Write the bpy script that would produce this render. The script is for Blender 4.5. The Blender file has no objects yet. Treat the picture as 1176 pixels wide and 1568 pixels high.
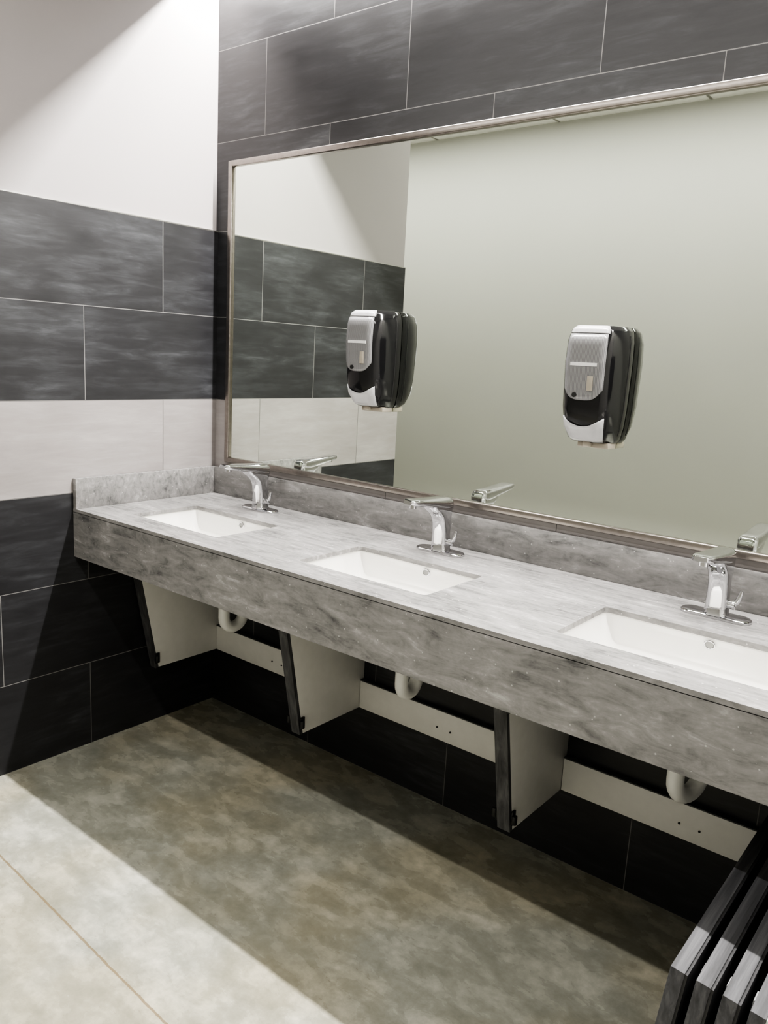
import bpy, bmesh, math
from mathutils import Matrix, Vector, Euler

# camera solved from the tile grid (metres)
RC=((0.77555,0.62885,0.05271),(0.16079,-0.11615,-0.98007),(-0.61034,0.76879,-0.19112))
CP=(2.4397,-2.004,1.417);F=1228.27
scene=bpy.context.scene
scene.view_settings.view_transform='AgX'
try: scene.view_settings.look='AgX - High Contrast'
except Exception: pass
scene.view_settings.exposure=0.50
cam=bpy.data.cameras.new('camera');co=bpy.data.objects.new('camera',cam);scene.collection.objects.link(co)
co.matrix_world=Matrix(((RC[0][0],-RC[1][0],-RC[2][0],CP[0]),(RC[0][1],-RC[1][1],-RC[2][1],CP[1]),(RC[0][2],-RC[1][2],-RC[2][2],CP[2]),(0,0,0,1)))
cam.sensor_fit='VERTICAL';cam.sensor_height=32;cam.lens=F/1568*32;cam.clip_start=.02
scene.camera=co

# ---------- helpers ----------
def link(o,parent=None):
    scene.collection.objects.link(o)
    if parent: o.parent=parent
    return o
def empty(name,loc=(0,0,0)):
    e=bpy.data.objects.new(name,None);e.location=loc;e.empty_display_size=.05
    return link(e)
def finish(me,ang=35,smooth=True):
    bm=bmesh.new();bm.from_mesh(me)
    bmesh.ops.recalc_face_normals(bm,faces=bm.faces)
    for f in bm.faces:f.smooth=smooth
    for e in bm.edges:
        if len(e.link_faces)==2 and e.calc_face_angle(0)>math.radians(ang): e.smooth=False
    bm.to_mesh(me);bm.free()
def mesh(name,verts,faces,mat,parent=None,loc=None,ang=35,bevel=0,segs=2):
    me=bpy.data.meshes.new(name);me.from_pydata([tuple(v) for v in verts],[],faces);me.update()
    if bevel:
        bm=bmesh.new();bm.from_mesh(me);bmesh.ops.recalc_face_normals(bm,faces=bm.faces)
        es=[e for e in bm.edges if len(e.link_faces)==2 and e.calc_face_angle(0)>math.radians(30)]
        bmesh.ops.bevel(bm,geom=es,offset=bevel,segments=segs,affect='EDGES',profile=.5,clamp_overlap=True)
        bm.to_mesh(me);bm.free()
    finish(me,ang);me.materials.append(mat)
    o=bpy.data.objects.new(name,me)
    if loc:o.location=loc
    return link(o,parent)
def box(name,a,b,mat,parent=None,bevel=0,segs=2,loc=None):
    x0,y0,z0=[min(a[i],b[i]) for i in range(3)];x1,y1,z1=[max(a[i],b[i]) for i in range(3)]
    v=[(x0,y0,z0),(x1,y0,z0),(x1,y1,z0),(x0,y1,z0),(x0,y0,z1),(x1,y0,z1),(x1,y1,z1),(x0,y1,z1)]
    f=[(0,3,2,1),(4,5,6,7),(0,1,5,4),(1,2,6,5),(2,3,7,6),(3,0,4,7)]
    return mesh(name,v,f,mat,parent,bevel=bevel,segs=segs,loc=loc)
def loft(name,rings,mat,parent=None,caps=True,loc=None,ang=40,bevel=0):
    n=len(rings[0]);v=[q for r_ in rings for q in r_];f=[]
    for i in range(len(rings)-1):
        for j in range(n):
            f.append((i*n+j,i*n+(j+1)%n,(i+1)*n+(j+1)%n,(i+1)*n+j))
    if caps: f.append(tuple(range(n))[::-1]);f.append(tuple((len(rings)-1)*n+j for j in range(n)))
    return mesh(name,v,f,mat,parent,loc=loc,ang=ang,bevel=bevel)
def rr(hx,hy,r_,k=6,cx=0,cy=0):
    pts=[];r_=min(r_,hx*.999,hy*.999)
    for (sx,sy,a0) in ((1,1,0),(-1,1,90),(-1,-1,180),(1,-1,270)):
        for i in range(k+1):
            a=math.radians(a0+90*i/k)
            pts.append((cx+sx*(hx-r_)+r_*math.cos(a),cy+sy*(hy-r_)+r_*math.sin(a)))
    return pts
def cyl(name,c,r_,h,mat,parent=None,axis='Z',n=32,bevel=0,r2=None):
    r2=r_ if r2 is None else r2;rings=[]
    for rad,t in((r_,-h/2),(r2,h/2)):
        ring=[]
        for i in range(n):
            a=2*math.pi*i/n;u,w=rad*math.cos(a),rad*math.sin(a)
            q={'Z':(u,w,t),'X':(t,u,w),'Y':(u,t,w)}[axis]
            ring.append((c[0]+q[0],c[1]+q[1],c[2]+q[2]))
        rings.append(ring)
    return loft(name,rings,mat,parent,bevel=bevel)
def tube(name,pts,r_,mat,parent=None,n=20):
    pts=[Vector(q) for q in pts];rings=[];up=None
    for i,q in enumerate(pts):
        t=(pts[min(i+1,len(pts)-1)]-pts[max(i-1,0)]).normalized()
        if up is None:
            up=t.orthogonal().normalized()
        up=(up-t*up.dot(t)).normalized();s=t.cross(up)
        rad=r_[i] if isinstance(r_,(list,tuple)) else r_
        rings.append([tuple(q+up*rad*math.cos(2*math.pi*k/n)+s*rad*math.sin(2*math.pi*k/n)) for k in range(n)])
    return loft(name,rings,mat,parent)

# ---------- materials ----------
class NB:
    def __init__(s,name):
        s.m=bpy.data.materials.new(name);s.m.use_nodes=True;s.t=s.m.node_tree;s.b=s.t.nodes['Principled BSDF']
        g=s.n('ShaderNodeNewGeometry');s.pos=g.outputs['Position']
    def n(s,t,**k):
        x=s.t.nodes.new(t)
        for a,v in k.items(): setattr(x,a,v)
        return x
    def l(s,a,b): s.t.links.new(a,b)
    def put(s,inp,v):
        if hasattr(v,'is_output'): s.l(v,inp)
        else: inp.default_value=v
    def math(s,op,a,b=0,c=0):
        x=s.n('ShaderNodeMath',operation=op)
        for i,v in enumerate((a,b,c)): s.put(x.inputs[i],v)
        return x.outputs[0]
    def mapping(s,vec,scale=(1,1,1),loc=(0,0,0),rot=(0,0,0)):
        x=s.n('ShaderNodeMapping');s.l(vec,x.inputs[0]);x.inputs[1].default_value=loc;x.inputs[2].default_value=rot;x.inputs[3].default_value=scale
        return x.outputs[0]
    def noise(s,vec,scale,detail=4,rough=.55,dist=0):
        x=s.n('ShaderNodeTexNoise');s.l(vec,x.inputs['Vector']);x.inputs['Scale'].default_value=scale;x.inputs['Detail'].default_value=detail
        x.inputs['Roughness'].default_value=rough;x.inputs['Distortion'].default_value=dist
        return x.outputs['Fac']
    def ramp(s,fac,stops):
        x=s.n('ShaderNodeValToRGB');s.l(fac,x.inputs[0]);cr=x.color_ramp
        while len(cr.elements)<len(stops): cr.elements.new(.5)
        for e,(p_,c) in zip(cr.elements,stops):
            e.position=p_;e.color=(*c,1) if len(c)==3 else c
        return x.outputs[0]
    def mix(s,fac,a,b,mode='MIX'):
        x=s.n('ShaderNodeMix',data_type='RGBA',blend_type=mode)
        s.put(x.inputs[0],fac)
        for i,v in((6,a),(7,b)):
            if hasattr(v,'is_output'): s.l(v,x.inputs[i])
            else: x.inputs[i].default_value=(*v,1)
        return x.outputs[2]
    def out(s,color=None,rough=None,metal=None,bump=None,bs=.2,bd=.002,spec=None):
        for k,v in(('Base Color',color),('Roughness',rough),('Metallic',metal),('Specular IOR Level',spec)):
            if v is None: continue
            if isinstance(v,tuple): v=(*v,1)
            s.put(s.b.inputs[k],v)
        if bump is not None:
            x=s.n('ShaderNodeBump');x.inputs['Strength'].default_value=bs;x.inputs['Distance'].default_value=bd
            s.l(bump,x.inputs['Height']);s.l(x.outputs[0],s.b.inputs['Normal'])
        return s.m
def simple(name,col,rough=.5,metal=0,nz=.06,sc=30,spec=None):
    b=NB(name);n=b.noise(b.pos,sc,3)
    c=b.ramp(n,[(.3,tuple(max(0,x*(1-nz)) for x in col)),(.7,tuple(min(1,x*(1+nz)) for x in col))])
    return b.out(c,rough,metal,spec=spec)
def tile_mat(name,axis,off):
    b=NB(name);sep=b.n('ShaderNodeSeparateXYZ');b.l(b.pos,sep.inputs[0])
    u=sep.outputs[axis];z=sep.outputs[2]
    rz=b.math('DIVIDE',z,.305);row=b.math('FLOOR',b.math('ADD',rz,.0005));odd=b.math('MODULO',row,2.0)
    uo=b.math('SUBTRACT',u,off);uo=b.math('ADD',uo,b.math('MULTIPLY',odd,.305))
    ud=b.math('DIVIDE',uo,.61);cell=b.math('FLOOR',ud)
    fu=b.math('MULTIPLY',b.math('FRACT',b.math('ADD',ud,.5)),.61);du=b.math('ABSOLUTE',b.math('SUBTRACT',fu,.305))
    fz=b.math('MULTIPLY',b.math('FRACT',b.math('ADD',rz,.5)),.305);dz=b.math('ABSOLUTE',b.math('SUBTRACT',fz,.1525))
    g=b.math('MAXIMUM',b.math('LESS_THAN',du,.0012),b.math('LESS_THAN',dz,.0012))
    cv=b.n('ShaderNodeCombineXYZ');b.l(cell,cv.inputs[0]);b.l(row,cv.inputs[1])
    wn=b.n('ShaderNodeTexWhiteNoise',noise_dimensions='3D');b.l(cv.outputs[0],wn.inputs[0])
    add=b.n('ShaderNodeVectorMath',operation='MULTIPLY_ADD');b.l(wn.outputs['Color'],add.inputs[0]);add.inputs[1].default_value=(9,9,9);b.l(b.pos,add.inputs[2])
    n1=b.noise(b.mapping(add.outputs[0],(2,2,5)),1.2,4,.5,.3)
    n2=b.noise(b.mapping(add.outputs[0],(2.4,2.4,16)),2.6,6,.66,.5)
    f=b.math('ADD',b.math('MULTIPLY',n1,.5),b.math('MULTIPLY',n2,.5))
    dark=b.ramp(f,[(.34,(.024,.024,.026)),(.50,(.032,.032,.035)),(.58,(.043,.044,.048)),(.66,(.066,.068,.074)),(.75,(.115,.118,.126))])
    light=b.ramp(f,[(.32,(.265,.244,.239)),(.5,(.305,.284,.279)),(.7,(.37,.35,.345))])
    isl=b.math('COMPARE',row,3.0,.1)
    t=b.mix(isl,dark,light)
    gc=b.mix(isl,(.20,.195,.19),(.10,.096,.094))
    c=b.mix(g,t,gc)
    rough=b.math('ADD',b.math('MULTIPLY',f,.35),b.math('ADD',.2,b.math('MULTIPLY',g,.3)))
    h=b.math('SUBTRACT',b.math('MULTIPLY',f,.25),g)
    return b.out(c,rough,bump=h,bs=.35,bd=.0015)
tileL=tile_mat('tile_left',1,-.546);tileB=tile_mat('tile_back',0,.5455)
def paint_mat(name,a):
    b=NB(name)
    return b.out(b.ramp(b.noise(b.pos,2,2),[(.3,tuple(x*.975 for x in a)),(.7,a)]),.6,bump=b.noise(b.pos,350,2),bs=.08,bd=.001)
paint=paint_mat('wall_paint',(.385,.360,.358))
paint2=paint_mat('wall_paint_far',(.53,.525,.495))
ceilm=simple('ceiling_paint',(.85,.84,.82),.8)
trimm=simple('tile_trim_metal',(.5,.49,.47),.35,1)
# countertop
b=NB('solid_surface')
n0=b.noise(b.mapping(b.pos,(1,1.8,2.6),rot=(.1,.25,.15)),4.2,5,.6,.9)
n1=b.noise(b.mapping(b.pos,(1.2,7,4.5),rot=(0.1,.3,.10)),8,8,.70,.7)
n2=b.noise(b.pos,60,4,.7)
f=b.math('ADD',b.math('ADD',b.math('MULTIPLY',n0,.36),b.math('MULTIPLY',n1,.52)),b.math('MULTIPLY',n2,.12))
c=b.ramp(f,[(.36,(.085,.085,.086)),(.43,(.165,.163,.161)),(.49,(.222,.217,.214)),(.56,(.268,.261,.257)),(.65,(.42,.412,.408))])
vo=b.n('ShaderNodeTexVoronoi');b.l(b.pos,vo.inputs['Vector']);vo.inputs['Scale'].default_value=48
fl=b.math('LESS_THAN',vo.outputs['Distance'],.09)
c=b.mix(b.math('MULTIPLY',fl,.45),c,(.62,.61,.59))
counter_m=b.out(c,.26,bump=n2,bs=.03,bd=.001)
# floor
b=NB('polished_concrete')
n1=b.noise(b.mapping(b.pos,(1.0,1.9,1),rot=(0,0,.55)),7.5,5,.55,.3)
n2=b.noise(b.pos,34,6,.7,.2);n3=b.noise(b.pos,2.1,3,.5);n4=b.noise(b.mapping(b.pos,(1,1.5,1),rot=(0,0,.5)),2.2,3,.5)
f=b.math('ADD',b.math('ADD',b.math('MULTIPLY',n1,.48),b.math('MULTIPLY',n2,.32)),b.math('MULTIPLY',n4,.20))
c=b.ramp(f,[(.35,(.235,.238,.202)),(.44,(.285,.287,.245)),(.50,(.330,.330,.284)),(.56,(.405,.402,.348)),(.65,(.53,.52,.455))])
w=b.ramp(n3,[(.45,(1,1,1)),(.62,(1.0,.945,.85))]);c=b.mix(1.0,c,w,'MULTIPLY')
sep=b.n('ShaderNodeSeparateXYZ');b.l(b.pos,sep.inputs[0])
jj=b.math('ADD',b.math('ADD',sep.outputs[1],b.math('MULTIPLY',sep.outputs[0],.047)),b.math('ADD',1.050,b.math('MULTIPLY',n2,.008)))
j=b.math('LESS_THAN',b.math('ABSOLUTE',jj),.0028)
c=b.mix(b.math('MULTIPLY',j,.75),c,(.17,.12,.06))
floor_m=b.out(c,b.ramp(n1,[(.3,(.22,)*3),(.7,(.32,)*3)]),bump=b.math('SUBTRACT',b.math('MULTIPLY',n2,.3),j),bs=.15,bd=.002)
# misc
mirror_m=NB('mirror_glass');mirror_m=mirror_m.out((.82,.865,.795),0.0,1.0)
frame_m=simple('brushed_nickel',(.29,.265,.245),.30,1,.08,80)
chrome=simple('chrome',(.64,.64,.66),.05,1,.01)
ceramic=simple('ceramic',(.80,.79,.76),.10,0,.01)
white_mel=simple('white_melamine',(.84,.83,.80),.45,0,.02)
pvc=simple('white_pvc',(.86,.86,.84),.3,0,.02)
blackp=simple('black_plastic',(.012,.012,.013),.10,0,.05)
blackm=simple('black_hinge',(.02,.02,.02),.4,0,.05)
holem=simple('overflow_dark',(.25,.25,.24),.4)
b=NB('grey_plastic')
wv=b.n('ShaderNodeTexWave');wv.inputs['Scale'].default_value=90;wv.inputs['Distortion'].default_value=2;b.l(b.pos,wv.inputs['Vector'])
greyp=b.out(b.ramp(wv.outputs['Fac'],[(.2,(.15,.15,.155)),(.8,(.25,.25,.255))]),.25)
lightp=simple('light_grey_plastic',(.42,.42,.43),.2)
clearp=simple('beige_plastic',(.34,.31,.26),.25)
labelm=simple('label',(.66,.66,.66),.5)
b=NB('grey_wood');n1=b.noise(b.mapping(b.pos,(30,1.2,9)),3,6,.6,.6)
wood=b.out(b.ramp(n1,[(.3,(.036,.036,.039)),(.5,(.068,.068,.074)),(.7,(.12,.12,.127))]),.65,bump=n1,bs=.1,bd=.001)
b=NB('grey_wood_edge');n1=b.noise(b.mapping(b.pos,(20,20,2)),3,6,.6,.6)
wood_e=b.out(b.ramp(n1,[(.3,(.045,.045,.048)),(.5,(.085,.085,.09)),(.7,(.15,.15,.155))]),.5)
b=NB('grey_wood_dark');n1=b.noise(b.mapping(b.pos,(20,20,6)),3,6,.6,.6)
wood_d=b.out(b.ramp(n1,[(.3,(.02,.02,.022)),(.7,(.05,.05,.053))]),.6)

# ---------- room ----------
XR=3.12;CZ=2.70;D=2.17;LE=-1.148;TOP=3.0
box('floor',(-2.1,-D-.1,-.1),(XR+.1,.1,0),floor_m)
box('wall_back',(-.15,0,0),(XR+.1,.12,TOP),tileB)
wl=empty('wall_left')
box('painted_wall',(-.15,LE,0),(-.01,0,TOP),paint,wl)
box('tile_cladding',(-.01,LE,0),(0,0,1.83),tileL,wl)
box('tile_edge_trim',(-.01,LE,1.83),(.001,0,1.8335),trimm,wl)
box('wall_hall',(-2.1,LE,0),(-.15,LE+.12,TOP),paint2)
box('wall_end',(-2.1,-D,0),(-2.0,LE,TOP),paint2)
box('wall_front',(-2.1,-D-.1,0),(XR+.1,-D,TOP),paint2)
box('wall_right',(XR,-D,0),(XR+.1,0,TOP),paint2)
ce=empty('ceiling')
box('ceiling_panel',(-.01,-D,CZ),(XR,-.135,CZ+.012),ceilm,ce)
box('ceiling_panel_hall',(-2.0,-D,CZ),(-.01,LE,CZ+.012),ceilm,ce)
box('cove_lip',(-.01,-.135,2.645),(XR,-.118,CZ+.012),ceilm,ce)
box('cove_top',(-.01,-.3,2.90),(XR,0,2.92),ceilm,ce)
box('cove_back',(-.01,-.32,CZ+.012),(XR,-.30,2.92),ceilm,ce)
for x in(-1.4,-.6,.2,1.0,1.8,2.6): box('ceiling_grid_bar',(x-.006,-D,CZ-.002),(x+.006,-.136,CZ),trimm,ce)
# ---------- mirror ----------
mi=empty('mirror')
mx0,mx1,mz0,mz1=.072,XR-.07,.987,2.066;fw=.021
box('glass',(mx0+fw*.6,-.008,mz0+fw*.6),(mx1-fw*.6,-.001,mz1-fw*.6),mirror_m,mi)
for nm,a_,b_ in(('frame_top',(mx0,-.018,mz1-fw),(mx1,-.001,mz1)),('frame_bottom',(mx0,-.018,mz0),(mx1,-.001,mz0+fw)),('frame_left',(mx0,-.0185,mz0),(mx0+fw,-.001,mz1)),('frame_right',(mx1-fw,-.0185,mz0),(mx1,-.001,mz1))):
    box(nm,a_,b_,frame_m,mi,.004,3)
# ---------- countertop ----------
DZ=.863;DT=.013;DY=-.598
SX=[.403,1.170,1.938,2.71];SCY=-.370;hx,hy=.213,.129
ct=empty('countertop')
cu=bpy.data.curves.new('deck','CURVE');cu.dimensions='2D';cu.fill_mode='BOTH'
def spl(pts):
    s=cu.splines.new('POLY');s.points.add(len(pts)-1)
    for q,w in zip(s.points,pts): q.co=(w[0],w[1],0,1)
    s.use_cyclic_u=True
spl([(0.001,DY),(XR-.001,DY),(XR-.001,-.001),(0.001,-.001)])
for sx in SX: spl(rr(hx,hy,.012,5,sx,SCY))
cu.extrude=DT/2
tmp=bpy.data.objects.new('tmpdeck',cu);link(tmp)
bpy.context.view_layer.update()
dg=bpy.context.evaluated_depsgraph_get()
me=bpy.data.meshes.new_from_object(tmp.evaluated_get(dg))
bpy.data.objects.remove(tmp)
bm=bmesh.new();bm.from_mesh(me);bmesh.ops.remove_doubles(bm,verts=bm.verts,dist=1e-5);bm.to_mesh(me);bm.free()
finish(me,40);me.materials.clear();me.materials.append(counter_m)
for pl in me.polygons: pl.material_index=0
deck=link(bpy.data.objects.new('deck',me),ct);deck.location=(0,0,DZ-DT/2)
bv=deck.modifiers.new('b','BEVEL');bv.width=.0018;bv.segments=2;bv.limit_method='ANGLE'
box('fascia',(0.001,DY,.698),(XR-.001,DY+.02,DZ-DT+.002),counter_m,ct)
box('backsplash',(.0205,-.020,DZ),(XR-.001,-.001,DZ+.102),counter_m,ct,.0015)
box('side_splash',(0.001,DY,DZ),(.020,-.001,DZ+.102),counter_m,ct,.0015)
# ---------- sinks ----------
for sx in SX:
    s=empty('sink',(sx,SCY,0))
    prof=[(.233,.149,DZ-DT-.001,.02),(.217,.133,DZ-DT-.001,.02),(.215,.131,.835,.022),(.205,.122,.79,.028),(.190,.112,.755,.035),(.165,.094,.735,.045),(.12,.07,.724,.05),(.05,.035,.720,.03),(.022,.022,.719,.0219)]
    rings=[[(x,y,z) for x,y in rr(a,c_,r_,8)] for a,c_,z,r_ in prof]
    oprof=[(.022,.022,.711,.0219),(.06,.045,.711,.03),(.13,.08,.714,.05),(.180,.105,.724,.05),(.202,.123,.75,.04),(.216,.133,.79,.03),(.233,.149,.838,.02)]
    rings+=[[(x,y,z) for x,y in rr(a,c_,r_,8)] for a,c_,z,r_ in oprof]
    rings.append(rings[0])
    loft('basin',rings,ceramic,s,caps=False,ang=50)
    cyl('drain',(0,0,.718),.024,.006,chrome,s,bevel=.001)
    cyl('drain_stopper',(0,0,.722),.016,.004,chrome,s,bevel=.001)
    rg=[(.0115*math.cos(2*math.pi*k/24),.009*math.sin(2*math.pi*k/24)) for k in range(25)]
    tube('overflow_ring',[(x+.03,.1285,z+.834) for x,z in rg],.0018,chrome,s,8)
    cyl('overflow_hole',(.03,.1295,.834),.0085,.002,holem,s,'Y')
# ---------- faucets ----------
for fx in (.380,1.153,1.937,2.71):
    fa=empty('faucet',(fx,-.110,DZ+.0005))
    loft('deck_plate',[[(x,y,z) for x,y in rr(.080-i,.029-i,.0289-i,10)] for z,i in((0,0),(.004,0),(.007,.003),(.008,.006))],chrome,fa)
    rings=[]
    for z,cy,ax,ay in((.007,0,.029,.029),(.012,0,.026,.027),(.03,0,.0245,.0255),(.06,-.001,.0235,.025),(.09,-.003,.023,.027),(.108,-.007,.0235,.032),(.122,-.014,.024,.041),(.133,-.022,.0245,.050),(.142,-.026,.023,.054)):
        rings.append([(x,y,z) for x,y in rr(ax,ay,min(ax,ay)*.8,8,0,cy)])
    loft('body',rings,chrome,fa)
    rings=[]
    for y,zc,hw,ht in((.029,.136,.012,.008),(.026,.138,.019,.015),(.018,.142,.0225,.020),(0,.144,.0245,.0205),(-.03,.147,.025,.018),(-.07,.153,.025,.0135),(-.11,.158,.0245,.0105),(-.145,.162,.024,.009),(-.163,.164,.021,.0075),(-.172,.1645,.014,.005)):
        rings.append([(x,y,zc+z) for x,z in rr(hw,ht,ht*.7,6)])
    loft('spout',rings,chrome,fa)
    cyl('aerator',(0,-.145,.151),.010,.010,chrome,fa)
    cyl('mixer_stem',(.029,0,.034),.010,.022,chrome,fa,'X',bevel=.002)
    tube('mixer_lever',[(.036,0,.036),(.043,.001,.044),(.047,.002,.058),(.049,.003,.070)],[.0065,.006,.0055,.004],chrome,fa,12)
# ---------- soap dispensers ----------
def lerp(tab,z):
    for (z0,*a),(z1,*c_) in zip(tab,tab[1:]):
        if z<=z1:
            t=max(0,(z-z0)/(z1-z0));return [u+(w-u)*t for u,w in zip(a,c_)]
    return list(tab[-1][1:])
tab=[(0.0,.058,.060,.4),(.010,.064,.080,.4),(.04,.071,.100,.38),(.09,.075,.110,.38),(.20,.077,.116,.38),(.255,.076,.112,.38),(.282,.071,.102,.38),(.292,.062,.090,.4)]
FX=.036
for dx,dz in((.812,1.258),(1.555,1.226),(2.33,1.226)):
    d_=empty('soap_dispenser',(dx,-.009,dz))
    rings=[]
    for z,*_ in tab:
        w,dp,k=lerp(tab,z)
        rings.append([(x,y,z) for x,y in((-w,-.0005),(-w,-dp*k),(-w+.014,-dp*.82),(-w+FX-.008,-dp+.004),(-w+FX,-dp),(w-FX,-dp),(w-FX+.008,-dp+.004),(w-.014,-dp*.82),(w,-dp*k),(w,-.0005))])
    loft('body',rings,blackp,d_,bevel=.0015)
    for sd in(-1,1):
        pts=[]
        for i in range(15):
            z=.02+.25*i/14;w,dp,k=lerp(tab,z);pts.append((sd*(w+.0002),-.026,z))
        tube('cover_seam',pts,.0013,blackm,d_,8)
    def patch(name,zb,zt,ww,mat,off=.0025,nu=14,nv=12):
        v=[];f=[]
        for i in range(nv+1):
            for j in range(nu+1):
                u=-1+2*j/nu;z0,z1=zb(u),zt(u);z=z0+(z1-z0)*i/nv
                w,dp,k=lerp(tab,z);x=u*(w-FX+ww)
                y=-dp-off
                ex=abs(x)-(w-FX)
                if ex>0: y+=min(ex,.008)*.5+max(0,ex-.008)*1.1
                v.append((x,y,z))
        for i in range(nv):
            for j in range(nu):
                a=i*(nu+1)+j;f.append((a,a+1,a+nu+2,a+nu+1))
        o=mesh(name,v,f,mat,d_,ang=60)
        sm=o.modifiers.new('s','SOLIDIFY');sm.thickness=.003;sm.offset=0
    patch('front_panel',lambda u:.108+.028*abs(u)**3.5,lambda u:.270,.011,greyp)
    patch('push_bar',lambda u:.004,lambda u:.042+.024*u*u,.018,lightp)
    patch('top_cap',lambda u:.272,lambda u:.290,.014,lightp)
    w,dp,k=lerp(tab,.2)
    box('label',(-.036,-dp-.0052,.192),(.034,-dp-.0040,.200),labelm,d_)
    w,dp,k=lerp(tab,.16)
    box('level_window',(.012,-dp-.0065,.132),(.027,-dp-.0025,.168),clearp,d_,.001)
    cyl('badge',(-.02,-dp-.003,.120),.006,.004,blackm,d_,'Y')
    cyl('nozzle',(0,-.055,-.004),.012,.014,clearp,d_,bevel=.002)
    box('bracket',(-.03,-.05,-.014),(.056,-.0005,.002),clearp,d_,.003)
# ---------- supports ----------
SP=[(0.012,.045),(.764,.801),(1.524,1.561),(2.302,2.339),(3.08,XR-.001)]
ZB=.230;YF0=-.305;YF1=-.400
for x0,x1 in SP:
    s=empty('support_panel')
    def pris(name,pts,xa,xb,mat,bev=0):
        n=len(pts);v=[(xa,y,z) for y,z in pts]+[(xb,y,z) for y,z in pts]
        f=[tuple(range(n)),tuple(range(n,2*n))[::-1]]+[(i,(i+1)%n,n+(i+1)%n,n+i) for i in range(n)]
        return mesh(name,v,f,mat,s,bevel=bev)
    pris('side',[(-.001,ZB),(YF0+.012,ZB),(YF1+.012,.697),(-.001,.697)],x0,x1,white_mel,.0006)
    pris('front_edge',[(YF0+.012,ZB),(YF0,ZB-.003),(YF1,.697),(YF1+.012,.697)],x0,x1,wood_e)
    sides=[1] if x1<XR-.01 else []
    if x0>.1: sides.append(-1)
    for sd in sides:
        xf=x1 if sd>0 else x0
        for zz in(.268,.60):
            yy=YF0+(YF1-YF0)*(zz-ZB)/(.697-ZB)
            box('hinge_plate',(xf,yy+.004,zz-.020),(xf+sd*.006,yy+.022,zz+.020),blackm,s,.002)
            cyl('hinge_barrel',(xf+sd*.011,yy+.006,zz),.007,.024,blackm,s,'Z',16,.001)
for (a0,a1),(b0,b1) in zip(SP,SP[1:]):
    rl=empty('support_rail')
    box('rail',(a1+.001,-.02,ZB),(b0-.001,-.001,.327),white_mel,rl,.0008)
    box('rail_edge',(a1+.001,-.021,.3275),(b0-.001,-.001,.331),wood_e,rl)
    for t in(.45,.52): cyl('screw',(a1+(b0-a1)*t,-.021,.28-.02*t),.003,.003,blackm,rl,'Y',12)
# ---------- drains ----------
for i_,(sx,R_,dxn) in enumerate(((.398,.038,.12),(1.168,.036,.0),(1.945,.050,.3),(2.715,.04,.1))):
    PY=-.28
    dp_=empty('drain_pipe',(sx,PY,0))
    r_=.0195;zc=.470+R_;dyn=math.sqrt(1-dxn*dxn)
    pts=[(0,0,.700),(0,0,.66),(0,0,.62),(0,0,zc+.02)]
    for i in range(13):
        a=math.pi*i/12;q=R_-R_*math.cos(a);pts.append((q*dxn,q*dyn,zc-R_*math.sin(a)))
    ex,ey=2*R_*dxn,2*R_*dyn
    pts.append((ex,ey,zc+.015))
    for i in range(1,8):
        a=math.pi/2*i/7;pts.append((ex,ey+.03*(1-math.cos(a)),zc+.015+.03*math.sin(a)))
    zz=zc+.047
    pts.append((ex,-PY-.002,zz))
    tube('trap',pts,r_,pvc,dp_)
    cyl('tail_flange',(0,-.02,.703),.034,.012,pvc,dp_)
    cyl('slip_nut',(0,0,.60),.027,.024,pvc,dp_,n=12,bevel=.002)
    cyl('slip_nut_arm',(ex,ey+.05,zz),.027,.024,pvc,dp_,axis='Y',n=12,bevel=.002)
    cyl('wall_flange',(ex,-PY-.006,zz),.045,.01,chrome,dp_,axis='Y')
# ---------- access panels leaning on the support ----------
LEAN=math.radians(5.9)
for k in range(4):
    H=.498
    ap=empty('access_panel',(2.109+k*.0405,-.831-.003*k,0.0005))
    box('board',(-.027,0,0),(-.004,.72,H),wood,ap,.0015)
    box('backing',(-.004,.003,.003),(0,.717,H-.003),white_mel if k==3 else wood_d,ap)
    box('hinge_cup',(-.031,.05,H-.05),(-.027,.075,H-.02),lightp,ap,.001)
    ap.rotation_euler=(0,LEAN,0)
# ---------- lights ----------
def area(name,loc,sx,sy,pw,rot,col,shape='RECTANGLE',parent=None,spread=180):
    l=bpy.data.lights.new(name,'AREA');l.shape=shape;l.size=sx;l.size_y=sy;l.energy=pw;l.color=col;l.spread=math.radians(spread)
    o=bpy.data.objects.new(name,l);o.location=loc;o.rotation_euler=rot;link(o,parent);return o
cl=empty('cove_light',(0,0,0))
box('housing',(.02,-.045,2.758),(XR-.02,-.003,2.786),lightp,cl,.002)
area('strip',(XR/2,-.022,2.753),XR-.06,.025,125,(math.radians(-15),0,0),(1,.97,.935),parent=cl)
ll=empty('linear_ceiling_light',(0,0,0))
box('housing',(-1.9,-1.70,CZ-.012),(XR-.1,-1.63,CZ-.001),lightp,ll,.002)
area('strip',((XR-2)/2,-1.665,CZ-.014),XR+1.6,.035,40,(0,0,0),(1,.975,.94),parent=ll)
w_=bpy.data.worlds.new('world');scene.world=w_;w_.use_nodes=True
w_.node_tree.nodes['Background'].inputs[0].default_value=(.9,.92,1,1);w_.node_tree.nodes['Background'].inputs[1].default_value=.03
